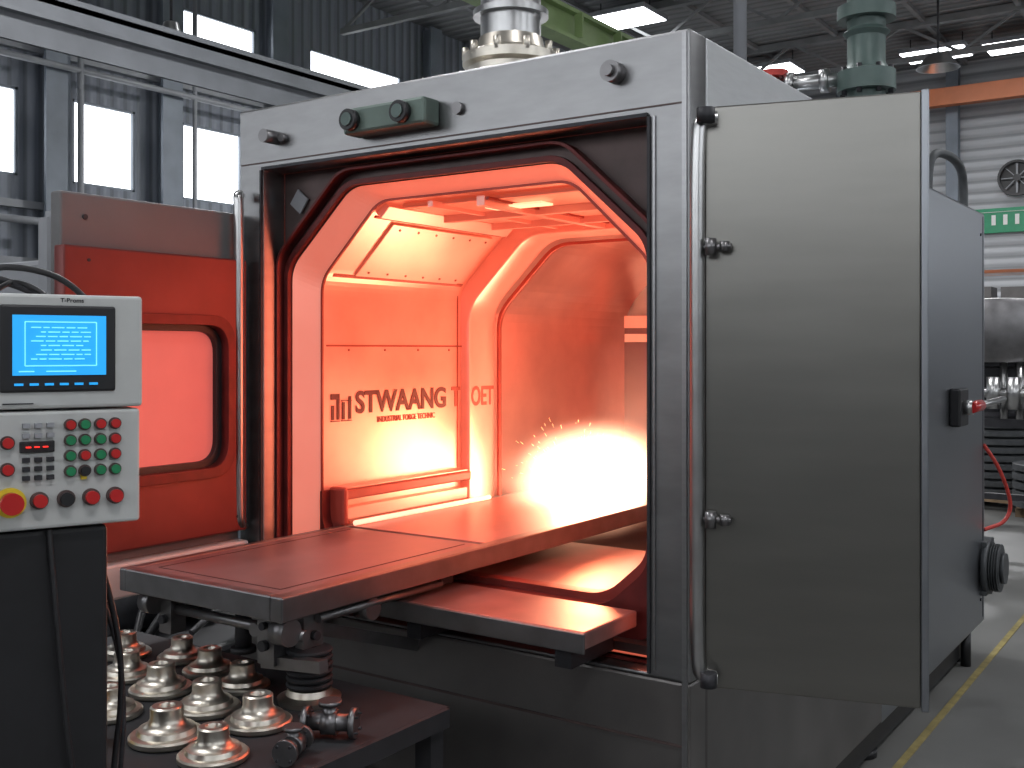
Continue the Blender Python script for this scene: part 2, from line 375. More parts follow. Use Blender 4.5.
R1 = octa(-1.41,-.24,.77,2.04,.28,.27,r=.07)
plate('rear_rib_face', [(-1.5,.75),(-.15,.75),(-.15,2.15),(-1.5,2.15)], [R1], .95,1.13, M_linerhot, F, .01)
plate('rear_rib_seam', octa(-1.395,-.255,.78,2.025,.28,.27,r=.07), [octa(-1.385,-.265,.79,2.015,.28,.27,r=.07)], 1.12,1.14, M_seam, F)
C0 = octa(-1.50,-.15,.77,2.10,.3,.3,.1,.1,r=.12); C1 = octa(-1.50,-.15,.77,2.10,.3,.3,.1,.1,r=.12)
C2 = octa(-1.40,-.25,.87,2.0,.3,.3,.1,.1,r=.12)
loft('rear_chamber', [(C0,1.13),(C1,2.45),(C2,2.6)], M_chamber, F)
plate('rear_chamber_wall', C2, [], 2.6,2.62, M_chamber, F)
box('chamber_floor', -1.5,-.15,.12,2.6,.775,.80, M_mask, F)
beams('burner_bracket', [((-1.42,2.26,1.74),(-1.0,2.42,1.74),.05,.06),((-1.42,2.26,1.66),(-1.1,2.40,1.66),.03,.04)], M_linerhot, F)
cyls('burner_tube', [((-1.30,2.34,.9),(-1.30,2.34,1.66),.03),((-1.18,2.39,.9),(-1.18,2.39,1.66),.03)], M_chamber, F)
beams('liner_seams', [((-1.449,.19,1.615),(-1.449,.95,1.615),.004,.006),((-1.449,.19,1.835),(-1.449,.95,1.835),.006,.008),
      ((-1.449,.925,1.13),(-1.449,.925,1.83),.004,.005)], M_seam, F)
def chpt(t, y, off=.0):
    a = Vector((-1.45,1.84)); b = Vector((-1.19,2.09)); p = a.lerp(b,t); nrm = Vector((.693,-.721))
    q = p+nrm*off; return (q.x, y, q.y)
def slab(name, t0,t1,y0,y1,off,th,m):
    v=[]
    for o_ in (off,off+th):
        for t,y in ((t0,y0),(t1,y0),(t1,y1),(t0,y1)): v.append(chpt(t,y,o_))
    me=bpy.data.meshes.new(name); me.from_pydata(v,[],[(0,1,2,3),(4,7,6,5),(0,4,5,1),(1,5,6,2),(2,6,7,3),(3,7,4,0)])
    bm=bmesh.new(); bm.from_mesh(me); bmesh.ops.recalc_face_normals(bm,faces=bm.faces); bm.to_mesh(me); bm.free()
    o=add(name,me,m,F); bevel(o,.003); return o
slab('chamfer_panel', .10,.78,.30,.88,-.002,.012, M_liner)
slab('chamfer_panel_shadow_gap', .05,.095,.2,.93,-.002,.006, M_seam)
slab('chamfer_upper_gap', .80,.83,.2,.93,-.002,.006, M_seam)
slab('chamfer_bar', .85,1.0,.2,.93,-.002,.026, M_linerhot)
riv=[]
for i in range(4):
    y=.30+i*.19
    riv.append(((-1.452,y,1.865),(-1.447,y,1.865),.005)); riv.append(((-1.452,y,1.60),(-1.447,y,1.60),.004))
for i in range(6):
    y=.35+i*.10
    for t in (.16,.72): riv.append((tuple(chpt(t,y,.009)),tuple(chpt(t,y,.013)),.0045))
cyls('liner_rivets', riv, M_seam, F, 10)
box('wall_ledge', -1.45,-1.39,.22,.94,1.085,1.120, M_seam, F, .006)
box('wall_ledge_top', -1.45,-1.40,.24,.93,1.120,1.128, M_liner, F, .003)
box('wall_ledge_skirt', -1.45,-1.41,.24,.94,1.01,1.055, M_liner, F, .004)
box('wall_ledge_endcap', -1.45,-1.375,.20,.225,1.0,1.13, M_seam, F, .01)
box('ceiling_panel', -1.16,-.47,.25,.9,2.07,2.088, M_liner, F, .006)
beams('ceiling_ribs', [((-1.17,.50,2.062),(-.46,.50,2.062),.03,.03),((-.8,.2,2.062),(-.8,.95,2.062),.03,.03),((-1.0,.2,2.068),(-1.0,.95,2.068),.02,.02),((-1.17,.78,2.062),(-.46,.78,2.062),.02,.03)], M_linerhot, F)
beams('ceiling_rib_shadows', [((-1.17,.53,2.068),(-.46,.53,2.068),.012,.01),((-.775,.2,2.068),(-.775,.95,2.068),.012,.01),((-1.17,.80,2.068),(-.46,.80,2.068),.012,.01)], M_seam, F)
box('ceiling_heater_strip', -.88,-.66,.33,.40,2.058,2.066, M_strip, F, .003)
text('wall_lettering', 'STWAANG', M_letter, .108, (-1.448,.335,1.378), ROT_WALLX, .515, F, bold=.03)
text('wall_lettering_t', 'T', M_letter2, .108, (-1.448,.885,1.378), ROT_WALLX, .055, F, bold=.02)
text('wall_lettering_end', 'OET', M_letter2, .106, (-1.4085,.965,1.379), ROT_WALLX, .15, F, bold=.02)
text('wall_lettering_sub', 'INDUSTRIAL FORGE TECHNIC', M_letter2, .030, (-1.448,.45,1.338), ROT_WALLX, .33, F)
Lz=1.378
beams('wall_logo', [((-1.448,.225,Lz+.05),(-1.448,.225,Lz+.07),.003,.03),((-1.448,.220,Lz-.02),(-1.448,.220,Lz+.03),.003,.012),((-1.448,.21,Lz-.025),(-1.448,.25,Lz-.025),.010,.003),((-1.448,.246,Lz-.02),(-1.448,.246,Lz+.07),.003,.013),
      ((-1.448,.272,Lz-.02),(-1.448,.272,Lz+.04),.003,.013),((-1.448,.262,Lz+.045),(-1.448,.31,Lz+.045),.010,.003),((-1.448,.305,Lz-.02),(-1.448,.305,Lz+.06),.003,.012),((-1.448,.262,Lz-.025),(-1.448,.31,Lz-.025),.010,.003)], M_letter, F)
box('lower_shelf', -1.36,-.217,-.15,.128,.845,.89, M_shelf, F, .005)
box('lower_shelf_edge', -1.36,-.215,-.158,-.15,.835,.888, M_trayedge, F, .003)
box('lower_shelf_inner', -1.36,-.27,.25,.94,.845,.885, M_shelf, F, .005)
beams('shelf_brackets', [((-1.3,-.12,.81),(-1.3,.1,.81),.05,.06),((-.3,-.12,.81),(-.3,.1,.81),.05,.06),((-.8,-.12,.81),(-.8,.1,.81),.05,.06)], M_dark, F)
tg = box('tag_plate', -.03,.03,-.003,.003,-.03,.03, M_beam, F); tg.location=(-1.478,.092,2.10); tg.rotation_euler=(0,math.radians(38),0)
box('control_bar', -1.12,-.80,-.075,0,2.255,2.335, M_greenbox, F, .01)
cyls('bar_knobs', [((-1.08,-.10,2.295),(-1.08,-.07,2.295),.032),((-.88,-.10,2.295),(-.88,-.07,2.295),.032)], M_black, F)
cyls('bar_knob_caps', [((-1.08,-.105,2.295),(-1.08,-.10,2.295),.020),((-.88,-.105,2.295),(-.88,-.10,2.295),.020)], M_green, F)
cyls('band_bolts', [((-1.49,-.06,2.30),(-1.49,0,2.30),.022),((-1.45,-.02,2.295),(-1.45,0,2.295),.014),((-.21,-.04,2.325),(-.21,0,2.325),.028),((-.21,-.055,2.325),(-.21,-.04,2.325),.016),
      ((-.73,-.015,2.30),(-.73,0,2.30),.018),((-1.17,-.015,2.30),(-1.17,0,2.30),.012)], M_trayedge, F)
tube('hinge_tube_right', [(.085,-.03,2.165),(.055,-.05,2.165),(.048,-.06,2.13),(.048,-.06,1.7),(.048,-.06,1.2),(.048,-.06,.84),(.055,-.05,.80),(.085,-.03,.80)], .018, M_tube, F)
cyls('hinge_knuckles_right', [((.075,-.07,2.15),(.075,-.07,2.185),.022),((.08,-.065,.785),(.08,-.065,.82),.020)], M_dark, F)
for z in (1.19,1.85):
    cyls('hinge_link', [((.048,-.06,z),(.13,-.045,z),.008),((.085,-.065,z-.02),(.085,-.065,z+.02),.014),((.115,-.05,z-.012),(.115,-.05,z+.012),.012)], M_trayedge, F)
tube('hinge_tube_left', [(-1.635,-.03,2.12),(-1.61,-.06,2.12),(-1.605,-.06,2.08),(-1.605,-.06,1.6),(-1.605,-.06,1.06),(-1.61,-.05,1.01),(-1.63,-.02,1.01)], .017, M_tube, F)
dr = group('furnace_door', (.055,-.03,0), math.atan2(.136,.483)); dr.parent = F
box('door_slab', 0,.495,-.012,.03,.775,2.195, M_door, dr, .004)
box('door_edge', .4955,.513,-.014,.045,.768,2.20, M_side, dr, .004)
# left door (open 90 deg)
box('left_door_shell', -1.70,-1.65,-.68,-.02,.92,2.06, M_grey, F, .008)
box('left_door_foot', -1.70,-1.60,-.60,-.02,.86,.965, M_white, F, .008)
def yzplate(name, outer, holes, x0, x1, m, bev=0):
    o = plate(name, outer, holes, x0, x1, m, F, bev)
    o.data.transform(Matrix(((0,1,0,0),(1,0,0,0),(0,0,1,0),(0,0,0,1)))); o.data.flip_normals(); return o
wo = round_poly(rect(-.60,-.10,1.20,1.70), .09, 8); wi = round_poly(rect(-.58,-.12,1.22,1.68), .08, 8); wi2 = round_poly(rect(-.56,-.14,1.24,1.66), .07, 8)
yzplate('left_door_lining', rect(-.70,-.03,1.0,1.90), [wo], -1.65,-1.60, M_reddoor, .006)
yzplate('left_door_window_frame', round_poly(rect(-.612,-.088,1.188,1.712),.1,8), [wi], -1.635,-1.585, M_trim, .008)
yzplate('left_door_window_inner', wo, [wi2], -1.645,-1.62, M_black, .004)
yzplate('left_door_window_glass', wo, [], -1.65,-1.64, M_redglow)
cyls('left_door_screws', [((-1.602,y,z),(-1.597,y,z),.005) for y in (-.62,-.07) for z in (1.05,1.86)]+[((-1.65,-.6,1.99),(-1.645,-.6,1.99),.008)], M_dark, F, 10)
# chimney
lathe('flue_base', [(0,0),(.17,0),(.17,.03),(.14,.04),(.14,.12),(.16,.13),(.16,.16),(.115,.18),(.105,.22),(.0,.22)], (-.86,.45,2.41), M_chrome, F)
lathe('flue_stack', [(0,0),(.10,0),(.10,.10),(.125,.10),(.125,.12),(.10,.12),(.10,1.2),(0,1.2)], (-.86,.45,2.60), M_tube, F)
cyls('flue_bolts', [((-.86+.15*math.cos(a),.45+.15*math.sin(a),2.56),(-.86+.15*math.cos(a),.45+.15*math.sin(a),2.60),.012) for a in [i*math.pi/5 for i in range(10)]], M_chrome, F, 8)
box('flue_side_box', -1.12,-1.0,.30,.45,2.41,2.49, M_tube, F, .01)
cyls('roof_post', [((-.25,.92,2.41),(-.25,.92,4.4),.022),((-.25,.92,2.41),(-.25,.92,2.44),.05)], M_beam, F)
lathe('green_pipe', [(0,0),(.16,0),(.16,.03),(.085,.03),(.085,.47),(.13,.47),(.13,.50),(.13,.53),(.13,.56),(.10,.57),(.085,.60),(.085,.72),(.105,.74),(.085,.76),(.085,.80),(.13,.80),(.13,.86),(.085,.86),(.085,2.0),(0,2.0)], (-.3,2.52,2.32), M_green, F)
cyls('pipe_bolts', [((-.3+.11*math.cos(a),2.52+.11*math.sin(a),2.77),(-.3+.11*math.cos(a),2.52+.11*math.sin(a),2.90),.012) for a in [i*math.pi/4 for i in range(8)]], M_dark, F, 8)
cyls('branch_pipe', [((-.68,2.45,2.86),(-.38,2.5,2.86),.035),((-.66,2.45,2.86),(-.62,2.456,2.86),.055),((-.5,2.48,2.86),(-.46,2.485,2.86),.055),((-.72,2.45,2.3),(-.72,2.45,2.90),.03)], M_tube, F)
lathe('valve_wheel', [(.03,0),(.07,0),(.07,.03),(.03,.03),(.03,0)], (-.72,2.45,2.90), M_redcable, F)
tube('rear_vent_pipe', [(-.12,2.9,2.3),(-.12,2.9,2.48),(-.10,2.95,2.56),(-.06,3.1,2.56),(-.04,3.25,2.52),(-.04,3.3,2.42),(-.04,3.3,2.31)], .022, M_motor, F)
box('isolator_box', 0,.05,2.80,2.98,1.24,1.42, M_black, F, .01)
cyls('isolator_lever', [((.05,2.88,1.33),(.09,2.88,1.33),.035),((.08,2.88,1.33),(.12,3.45,1.35),.016)], M_tube, F)
cyls('isolator_grip', [((.08,2.86,1.33),(.092,3.02,1.335),.028)], M_red, F)
cyls('side_bolts', [((0,y,z),(.005,y,z),.008) for y in (3.5,) for z in (.3,1.3,2.2)], M_dark, F, 10)
beams('side_seam', [((.0,3.56,.2),(.0,3.56,2.3),.004,.008)], M_dark, F)
cyls('motor', [((-.02,3.58,.46),(.03,3.58,.46),.06),((.01,3.58,.46),(.04,3.58,.46),.14),((.04,3.58,.46),(.09,3.58,.46),.11),((.09,3.58,.46),(.11,3.58,.46),.08)]+[((0.045+.012*i,3.58,.46),(.05+.012*i,3.58,.46),.125) for i in range(4)], M_motor, F)
box('motor_mount', -.02,.03,3.5,3.7,.32,.60, M_motor, F, .005)
beams('skid', [((-.12,.1,.10),(-.12,3.55,.10),.12,.14),((-1.55,.1,.10),(-1.55,3.55,.10),.12,.14),((-1.55,.2,.1),(-.12,.2,.1),.12,.1),((-1.55,3.4,.1),(-.12,3.4,.1),.12,.1)], M_black, F)
cyls('feet', [((x,y,0),(x,y,.03),.07) for x in (-.12,-1.55) for y in (.2,1.8,3.4)]+[((x,y,.0),(x,y,.18),.025) for x in (-.03,) for y in (3.3,)], M_black, F)
cyls('lower_conduit', [((-1.5,-.03,.30),(-.1,-.03,.30),.015)], M_tube, F)

# ------------------------------------------------------------------ loading tray
T = group('loading_tray')
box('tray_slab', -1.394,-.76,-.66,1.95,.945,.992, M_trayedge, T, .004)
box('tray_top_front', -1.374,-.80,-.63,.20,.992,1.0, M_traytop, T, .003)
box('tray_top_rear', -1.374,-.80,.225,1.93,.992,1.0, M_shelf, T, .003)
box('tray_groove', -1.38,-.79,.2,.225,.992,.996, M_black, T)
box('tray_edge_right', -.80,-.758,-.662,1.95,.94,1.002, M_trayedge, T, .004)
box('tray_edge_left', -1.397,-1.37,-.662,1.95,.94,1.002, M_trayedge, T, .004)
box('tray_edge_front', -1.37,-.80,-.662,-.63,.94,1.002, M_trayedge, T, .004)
beams('tray_seam', [((-1.32,-.59,1.0),(-1.32,.17,1.0),.004,.002),((-.84,-.59,1.0),(-.84,.17,1.0),.004,.002),((-1.32,-.59,1.0),(-.84,-.59,1.0),.004,.002)], M_traylines, T)
beams('tray_rails', [((-1.28,-.52,.92),(-1.28,.11,.92),.045,.05),((-.86,-.52,.92),(-.86,.11,.92),.045,.05),((-1.28,-.44,.91),(-.86,-.44,.91),.03,.03),((-1.28,-.05,.91),(-.86,-.05,.91),.03,.03)], M_dark, T)
cyls('tray_rods', [((-.95,-.58,.88),(-.95,.0,.88),.018),((-.95,-.5,.88),(-.95,-.3,.88),.028),((-.80,-.50,.915),(-.80,-.0,.915),.012),((-1.34,-.56,.885),(-.78,-.56,.885),.014)], M_trayedge, T)
cyls('tray_rollers', [((-1.36,-.60,.905),(-1.32,-.60,.905),.032),((-.84,-.60,.90),(-.79,-.60,.90),.034),((-.84,-.30,.90),(-.79,-.30,.90),.03),((-1.36,-.35,.905),(-1.32,-.35,.905),.03)], M_trayedge, T)
beams('tray_brackets', [((-.90,-.56,.94),(-.90,-.56,.80),.06,.05),((-.83,-.50,.94),(-.83,-.50,.84),.03,.07),((-1.30,-.56,.94),(-1.30,-.56,.82),.05,.05),((-.93,-.56,.80),(-.72,-.56,.82),.03,.03),
      ((-.90,-.42,.86),(-.90,.0,.72),.035,.035),((-1.28,-.42,.88),(-1.28,.0,.72),.035,.035)], M_trayedge, T)
cyls('tray_clamp_screws', [((-.90,-.60,.85),(-.90,-.585,.85),.014),((-.90,-.60,.90),(-.90,-.585,.90),.010),((-.80,-.50,.87),(-.815,-.50,.87),.012),((-1.30,-.60,.86),(-1.30,-.585,.86),.012),((-1.08,-.50,.80),(-1.08,-.50,.90),.022),((-1.08,-.50,.785),(-1.08,-.50,.80),.034)], M_dark, T)

# glowing work piece & flame
H = group('white_hot_billet')
def blob(name, c, r, m, amp=.35, fr=6, sub=4):
    bm = bmesh.new(); bmesh.ops.create_icosphere(bm, subdivisions=sub, radius=1)
    for v in bm.verts:
        n_ = noise.fractal(v.co*1.8+Vector(c)*fr, 1.0, 2.0, 4)
        k = 1+amp*n_
        v.co = Vector((v.co.x*r[0]*k, v.co.y*r[1]*k, max(v.co.z, -.9)*r[2]*k))+Vector(c)
    me = bpy.data.meshes.new(name); bm.to_mesh(me); bm.free()
    return add(name, me, m, H, True)
cyl('billet', (-1.08,1.10,1.04),(-1.0,1.60,1.04),.036,M_core,H)
blob('flame_core', (-1.01,1.26,1.075), (.09,.19,.075), M_core, .6)
cyl('edge_highlight_rod', (-1.345,.22,1.012),(-1.345,1.0,1.012),.009,M_edgehighlight,H)  # emissive rod draws the highlight along the tray's left edge
def glow_volume(name, loc, scl, col, strength, power, nsc=3.2):  # emissive volume with falloff, for flame and glow halo
    vm = bpy.data.materials.new(name); vm.use_nodes = True; nt = vm.node_tree
    for nd in list(nt.nodes): nt.nodes.remove(nd)
    out = nt.nodes.new('ShaderNodeOutputMaterial'); em = nt.nodes.new('ShaderNodeEmission'); em.inputs[0].default_value=(*col,1)
    tc = nt.nodes.new('ShaderNodeTexCoord'); gr = nt.nodes.new('ShaderNodeTexGradient'); gr.gradient_type='SPHERICAL'
    nz = nt.nodes.new('ShaderNodeTexNoise'); nz.inputs['Scale'].default_value=nsc; nz.inputs['Detail'].default_value=4
    pw = nt.nodes.new('ShaderNodeMath'); pw.operation='POWER'; pw.inputs[1].default_value=power
    m2 = nt.nodes.new('ShaderNodeMath'); m2.operation='MULTIPLY'
    m3 = nt.nodes.new('ShaderNodeMath'); m3.operation='MULTIPLY'; m3.inputs[1].default_value=strength
    nt.links.new(tc.outputs['Object'], gr.inputs[0]); nt.links.new(tc.outputs['Object'], nz.inputs['Vector'])
    nt.links.new(gr.outputs['Fac'], pw.inputs[0]); nt.links.new(pw.outputs[0], m2.inputs[0]); nt.links.new(nz.outputs['Fac'], m2.inputs[1])
    nt.links.new(m2.outputs[0], m3.inputs[0]); nt.links.new(m3.outputs[0], em.inputs['Strength']); nt.links.new(em.outputs[0], out.inputs['Volume'])
    bm = bmesh.new(); bmesh.ops.create_icosphere(bm, subdivisions=3, radius=1.0); me = bpy.data.meshes.new(name); bm.to_mesh(me); bm.free()
    o = add(name, me, vm, H); o.location=loc; o.scale=scl
glow_volume('flame_halo', (-1.02,1.26,1.09), (.34,.58,.27), (1,.50,.30), 210, 2.6, 4.5)  # flame together with the orange glow halo painted around it
bm = bmesh.new()
for i in range(130):
    a = random.uniform(0, 2*math.pi); e = random.uniform(.15,1.35)
    d = Vector((math.cos(a)*math.cos(e), math.sin(a)*math.cos(e)-.35, math.sin(e)))
    r0 = random.uniform(.10,.27); L = random.uniform(.004,.018)
    p = Vector((-1.04,1.16,1.06))+d*r0
    if p.z < 1.02: continue
    M, _ = align(tuple(p), tuple(p+d*L)); w = random.uniform(.0006,.0011)
    bmesh.ops.create_cube(bm, size=1, matrix=M @ Matrix.Diagonal((w,w,L,1)))
me = bpy.data.meshes.new('sparks'); bm.to_mesh(me); bm.free(); add('sparks', me, M_spark, H)

def light(name, kind, loc, energy, col, size=.1, size_y=None, rot=(0,0,0), par=None, spread=None):
    l = bpy.data.lights.new(name, kind); l.energy = energy; l.color = col
    if kind == 'AREA':
        l.size = size
        if size_y: l.shape='RECTANGLE'; l.size_y=size_y
        if spread: l.spread = spread
    else: l.shadow_soft_size = size
    o = bpy.data.objects.new(name, l); COL.objects.link(o); o.location = loc; o.rotation_euler = rot
    if par: o.parent = par
    return o
light('flame_light','POINT',(-.98,1.16,1.24),13,(1,.31,.14),.09,par=H)
light('furnace_fill_top','AREA',(-.82,.55,2.04),7.5,(1,.18,.09),.6,.6,(0,0,0),par=F)  # added fill light under the chamber ceiling, for an even orange glow
light('furnace_fill_right','AREA',(-.27,.75,1.5),7.5,(1,.20,.105),.5,.9,(0,math.radians(90),0),par=F)  # added fill light on the unseen right side of the chamber
light('furnace_fill_rear','AREA',(-.6,2.3,1.7),4,(1,.19,.10),.5,.5,(math.radians(-80),0,math.radians(20)),par=F)  # added fill light for the rear chamber

# ------------------------------------------------------------------ control panel
P = group('control_panel', (-.549,-1.207,1.70), math.radians(68.5))
W=.37
box('panel_upper', -W,0,0,.09,-.205,0, M_white, P, .006)
box('panel_lower', -W,-.004,.004,.09,-.42,-.209, M_white, P, .006)
box('panel_rear_case', -W,-.012,.09,.14,-.41,-.01, M_white, P, .006)
box('screen_bezel', -.245,-.05,-.006,.003,-.175,-.02, M_black, P, .004)
box('screen_display', -.225,-.068,-.009,-.005,-.145,-.038, M_lcd, P)
sc = []
rr = random.Random(3)
for k in range(8):
    z = -.060-.008*k; x = -.195+rr.choice((0,.008,.016))
    while x < -.105:
        wd = rr.uniform(.008,.022); sc.append(((x,-.010,z),(min(x+wd,-.095),-.010,z),.0028,.002)); x += wd+.004
sc += [((-.205,-.010,-.05),(-.085,-.010,-.05),.0015,.002),((-.205,-.010,-.128),(-.085,-.010,-.128),.0015,.002),((-.205,-.010,-.05),(-.205,-.010,-.128),.0015,.002),((-.085,-.010,-.05),(-.085,-.010,-.128),.0015,.002),
       ((-.215,-.010,-.138),(-.19,-.010,-.138),.002,.002),((-.17,-.010,-.138),(-.12,-.010,-.138),.002,.002)]
beams('screen_text', sc, M_lcdt, P)
beams('screen_keys', [((-.222+.025*i,-.008,-.161),(-.208+.025*i,-.008,-.161),.008,.004) for i in range(6)], M_lcd, P)
text('panel_label', 'T-Proms', M_dark, .011, (-.145,-.001,-.014), ROT_FRONT, .04, P, .0003)
beams('panel_label_lines', [((-.24,-.001,-.195),(-.19,-.001,-.195),.003,.002)], M_dark, P)
btn = {'red':[], 'grn':[], 'blk':[], 'wht':[]}
xs_ = [-.128,-.103,-.076,-.050]; zs_ = [-.235,-.263,-.291,-.319]
kinds = [['red','grn','red','red'],['grn','grn','grn','red'],['grn','red','grn','red'],['grn','blk','grn','grn']]
for i,z in enumerate(zs_):
    for j,x in enumerate(xs_): btn[kinds[i][j]].append(((x,.004,z),(x,-.010,z),.0080))
for x,k in ((-.18,'red'),(-.135,'blk'),(-.092,'red'),(-.05,'red')): btn[k].append(((x,.004,-.368),(x,-.016,-.368),.0115))
for z in (-.263,-.31): btn['red'].append(((-.232,.004,z),(-.232,-.012,z),.009))
cyls('buttons_red', btn['red'], M_red, P, 20); cyls('buttons_green', btn['grn'], M_grn, P, 20)
cyls('buttons_black', btn['blk'], M_black, P, 20)
rings = [((a[0],.004,a[2]),(a[0],-.003,a[2]),r*1.35) for k in btn for a,b,r in btn[k]]
cyls('button_bezels', rings, M_mask, P, 20)
cyls('estop_ring', [((-.228,.004,-.368),(-.228,-.008,-.368),.026)], M_yel, P, 28)
cyls('estop_button', [((-.228,-.008,-.368),(-.228,-.03,-.368),.019)], M_red, P, 28)
beams('key_squares', [((-.208+.02*i,-.001,z),(-.196+.02*i,-.001,z),.011,.008) for i in range(3) for z in (-.234,-.252)], M_beam, P)
beams('key_squares_dark', [((-.208+.02*i,-.001,z),(-.196+.02*i,-.001,z),.010,.008) for i in range(3) for z in (-.295,-.311,-.327)], M_dark, P)
box('led_readout', -.212,-.155,-.004,.004,-.282,-.262, M_black, P, .001)
beams('led_digits', [((-.203+.014*i,-.005,-.272),(-.195+.014*i,-.005,-.272),.012,.002) for i in range(3)], M_rled, P)
box('yellow_button_tag', -.11,-.10,-.002,.004,-.335,-.322, M_yel, P)
box('pedestal', -W,-.055,.03,.27,-1.69,-.425, M_black, P, .01)
box('pedestal_foot', -W-.02,-.035,.0,.30,-1.70,-1.66, M_black, P, .01)
tube('panel_cable_a', [(-.30,.1,-.01),(-.26,.1,.05),(-.18,.11,.055),(-.10,.12,.03),(-.06,.12,-.02)], .006, M_black, P)
tube('panel_cable_b', [(-.34,.1,-.0),(-.28,.14,.035),(-.2,.14,.03),(-.13,.13,-.01)], .008, M_dark, P)
tube('panel_cable_c', [(-.25,.1,-.0),(-.22,.12,.02),(-.2,.14,.03),(-.16,.12,.015),(-.14,.1,-.01)], .005, M_black, P)
tube('panel_cable_d', [(-.16,.02,-.425),(-.15,.0,-.6),(-.13,-.01,-.85),(-.09,.0,-1.05),(-.06,.02,-1.3),(-.05,.1,-1.62)], .005, M_black, P)
tube('panel_cable_e', [(-.08,.12,-.42),(-.03,.14,-.55),(-.0,.13,-.75),(-.03,.12,-.95),(-.03,.1,-1.2),(-.04,.1,-1.66)], .006, M_black, P)
tube('panel_cable_f', [(-.09,.2,-.42),(-.02,.22,-.6),(.02,.2,-.78),(.0,.18,-1.0),(-.03,.15,-1.3),(-.04,.14,-1.66)], .005, M_dark, P)

# ------------------------------------------------------------------ parts table
TB = group('parts_table')
x0,x1,y0,y1=-1.78,-.51,-1.12,-.34
box('table_top', x0,x1,y0,y1,.675,.699, M_tablemat, TB, .003)
beams('table_rim', [((x0,y1,.675),(x1,y1,.675),.025,.046),((x0,y0,.675),(x1,y0,.675),.025,.046),((x1,y0,.675),(x1,y1,.675),.025,.046),((x0,y0,.675),(x0,y1,.675),.025,.046)], M_tablemat, TB)
beams('table_legs', [((x,y,0),(x,y,.67),.05,.05) for x in (x0+.03,x1-.03) for y in (y0+.03,y1-.03)], M_tablemat, TB)
box('table_lower_shelf', x0,x1,y0,y1,.25,.28, M_tablemat, TB, .003)
prof = [(0.016,0),(.074,0),(.078,.004),(.078,.012),(.074,.016),(.062,.018),(.058,.028),(.050,.030),(.040,.036),(.034,.048),(.034,.070),(.030,.073),(.018,.073),(.016,.070),(.016,0)]
first=None
for i,(x,y,s) in enumerate([(-.90,-.885,1.1),(-.80,-.70,1.05),(-.985,-.70,1.05),(-1.20,-.674,1.05),(-1.154,-.859,1.0),(-1.05,-.53,.95),(-1.385,-.646,1.0),(-1.23,-.49,.95),(-1.40,-.45,.9),(-1.57,-.52,.95),(-1.33,-.83,1.0),(-1.52,-.80,.95),(-.72,-.90,1.0)]):
    if first is None: o = lathe('metal_flange', prof, (x,y,.70), M_chrome); first=o
    else:
        o = bpy.data.objects.new('metal_flange', first.data); COL.objects.link(o); o.location=(x,y,.70)
        md = o.modifiers.new('es','EDGE_SPLIT'); md.split_angle=math.radians(35)
    o.scale=(s,s,s); o.rotation_euler=(0,0,i)
B_ = group('bellows_stack', (-.83,-.50,.70))
lathe('base_flange', [(0,0),(.08,0),(.082,.012),(.06,.02),(.055,.035),(0,.035)], (0,0,0), M_chrome, B_)
pr=[(0,.035)]
for i in range(6):
    z=.037+i*.017; pr += [(.044,z),(.058,z+.004),(.060,z+.009),(.056,z+.014),(.044,z+.016)]
pr += [(.035,.14),(.02,.14),(.02,.12),(0,.12)]
lathe('bellows', pr, (0,0,0), M_tablemat, B_)
def valve(loc, rz, s=1.0):
    g = group('pipe_valve', loc, rz); g.scale=(s,s,s)
    cyls('valve_body', [((-.06,0,.04),(.06,0,.04),.022),((-.07,0,.04),(-.055,0,.04),.038),((.055,0,.04),(.07,0,.04),.038),((0,0,.04),(0,0,.085),.018),((0,0,.085),(0,0,.097),.03),((-.02,0,.04),(.02,0,.04),.032)], M_trayedge, g)
    cyls('valve_bolts', [((sx*.05,.028*math.cos(a),.04+.028*math.sin(a)),(sx*.078,.028*math.cos(a),.04+.028*math.sin(a)),.004) for sx in (-1,1) for a in (0.8,2.3,3.9,5.5)], M_dark, g, 8)
valve((-.60,-.66,.70), .5, .9); valve((-.575,-.80,.70), 2.0, .75)
g = group('yellow_bottle', (-1.03,-.99,.70))
lathe('bottle_body', [(0,0),(.028,0),(.03,.005),(.03,.09),(.024,.105),(.012,.112),(.012,.125),(0,.125)], (0,0,0), M_ytan, g)
lathe('bottle_cap', [(0,.12),(.014,.12),(.014,.14),(0,.14)], (0,0,0), M_black, g)

# ------------------------------------------------------------------ background left machinery
G = group('hydraulic_power_unit', (-2.2,.2,0))
box('unit_tank', -.38,.38,-.62,.75,.04,.56, M_black, G, .02)
beams('unit_feet', [((x,y,0),(x,y,.05),.08,.08) for x in (-.3,.3) for y in (-.5,.6)], M_black, G)
cyls('unit_pump', [((-.05,-.35,.66),(-.05,.05,.66),.10),((-.05,.05,.66),(-.05,.12,.66),.13),((.2,.25,.56),(.2,.25,.74),.06),((-.2,.4,.56),(-.2,.4,.70),.08)], M_dark, G)
tube('unit_hose_a', [(.2,.25,.74),(.25,.1,.84),(.28,-.2,.80),(.28,-.4,.62),(.30,-.5,.50)], .016, M_black, G)
tube('unit_hose_b', [(-.1,.1,.75),(.1,-.1,.82),(.2,-.35,.76),(.3,-.45,.60)], .013, M_black, G)
tube('unit_hose_c', [(.15,.5,.56),(.22,.3,.72),(.32,.0,.74),(.34,-.25,.62)], .012, M_trayedge, G)
G = group('background_press', (-4.6,1.6,0))
box('press_body', -.6,.5,-.9,.9,0,1.75, M_column, G, .03)
box('press_head', -.4,.4,-.7,.2,1.78,2.1, M_beam, G, .03)
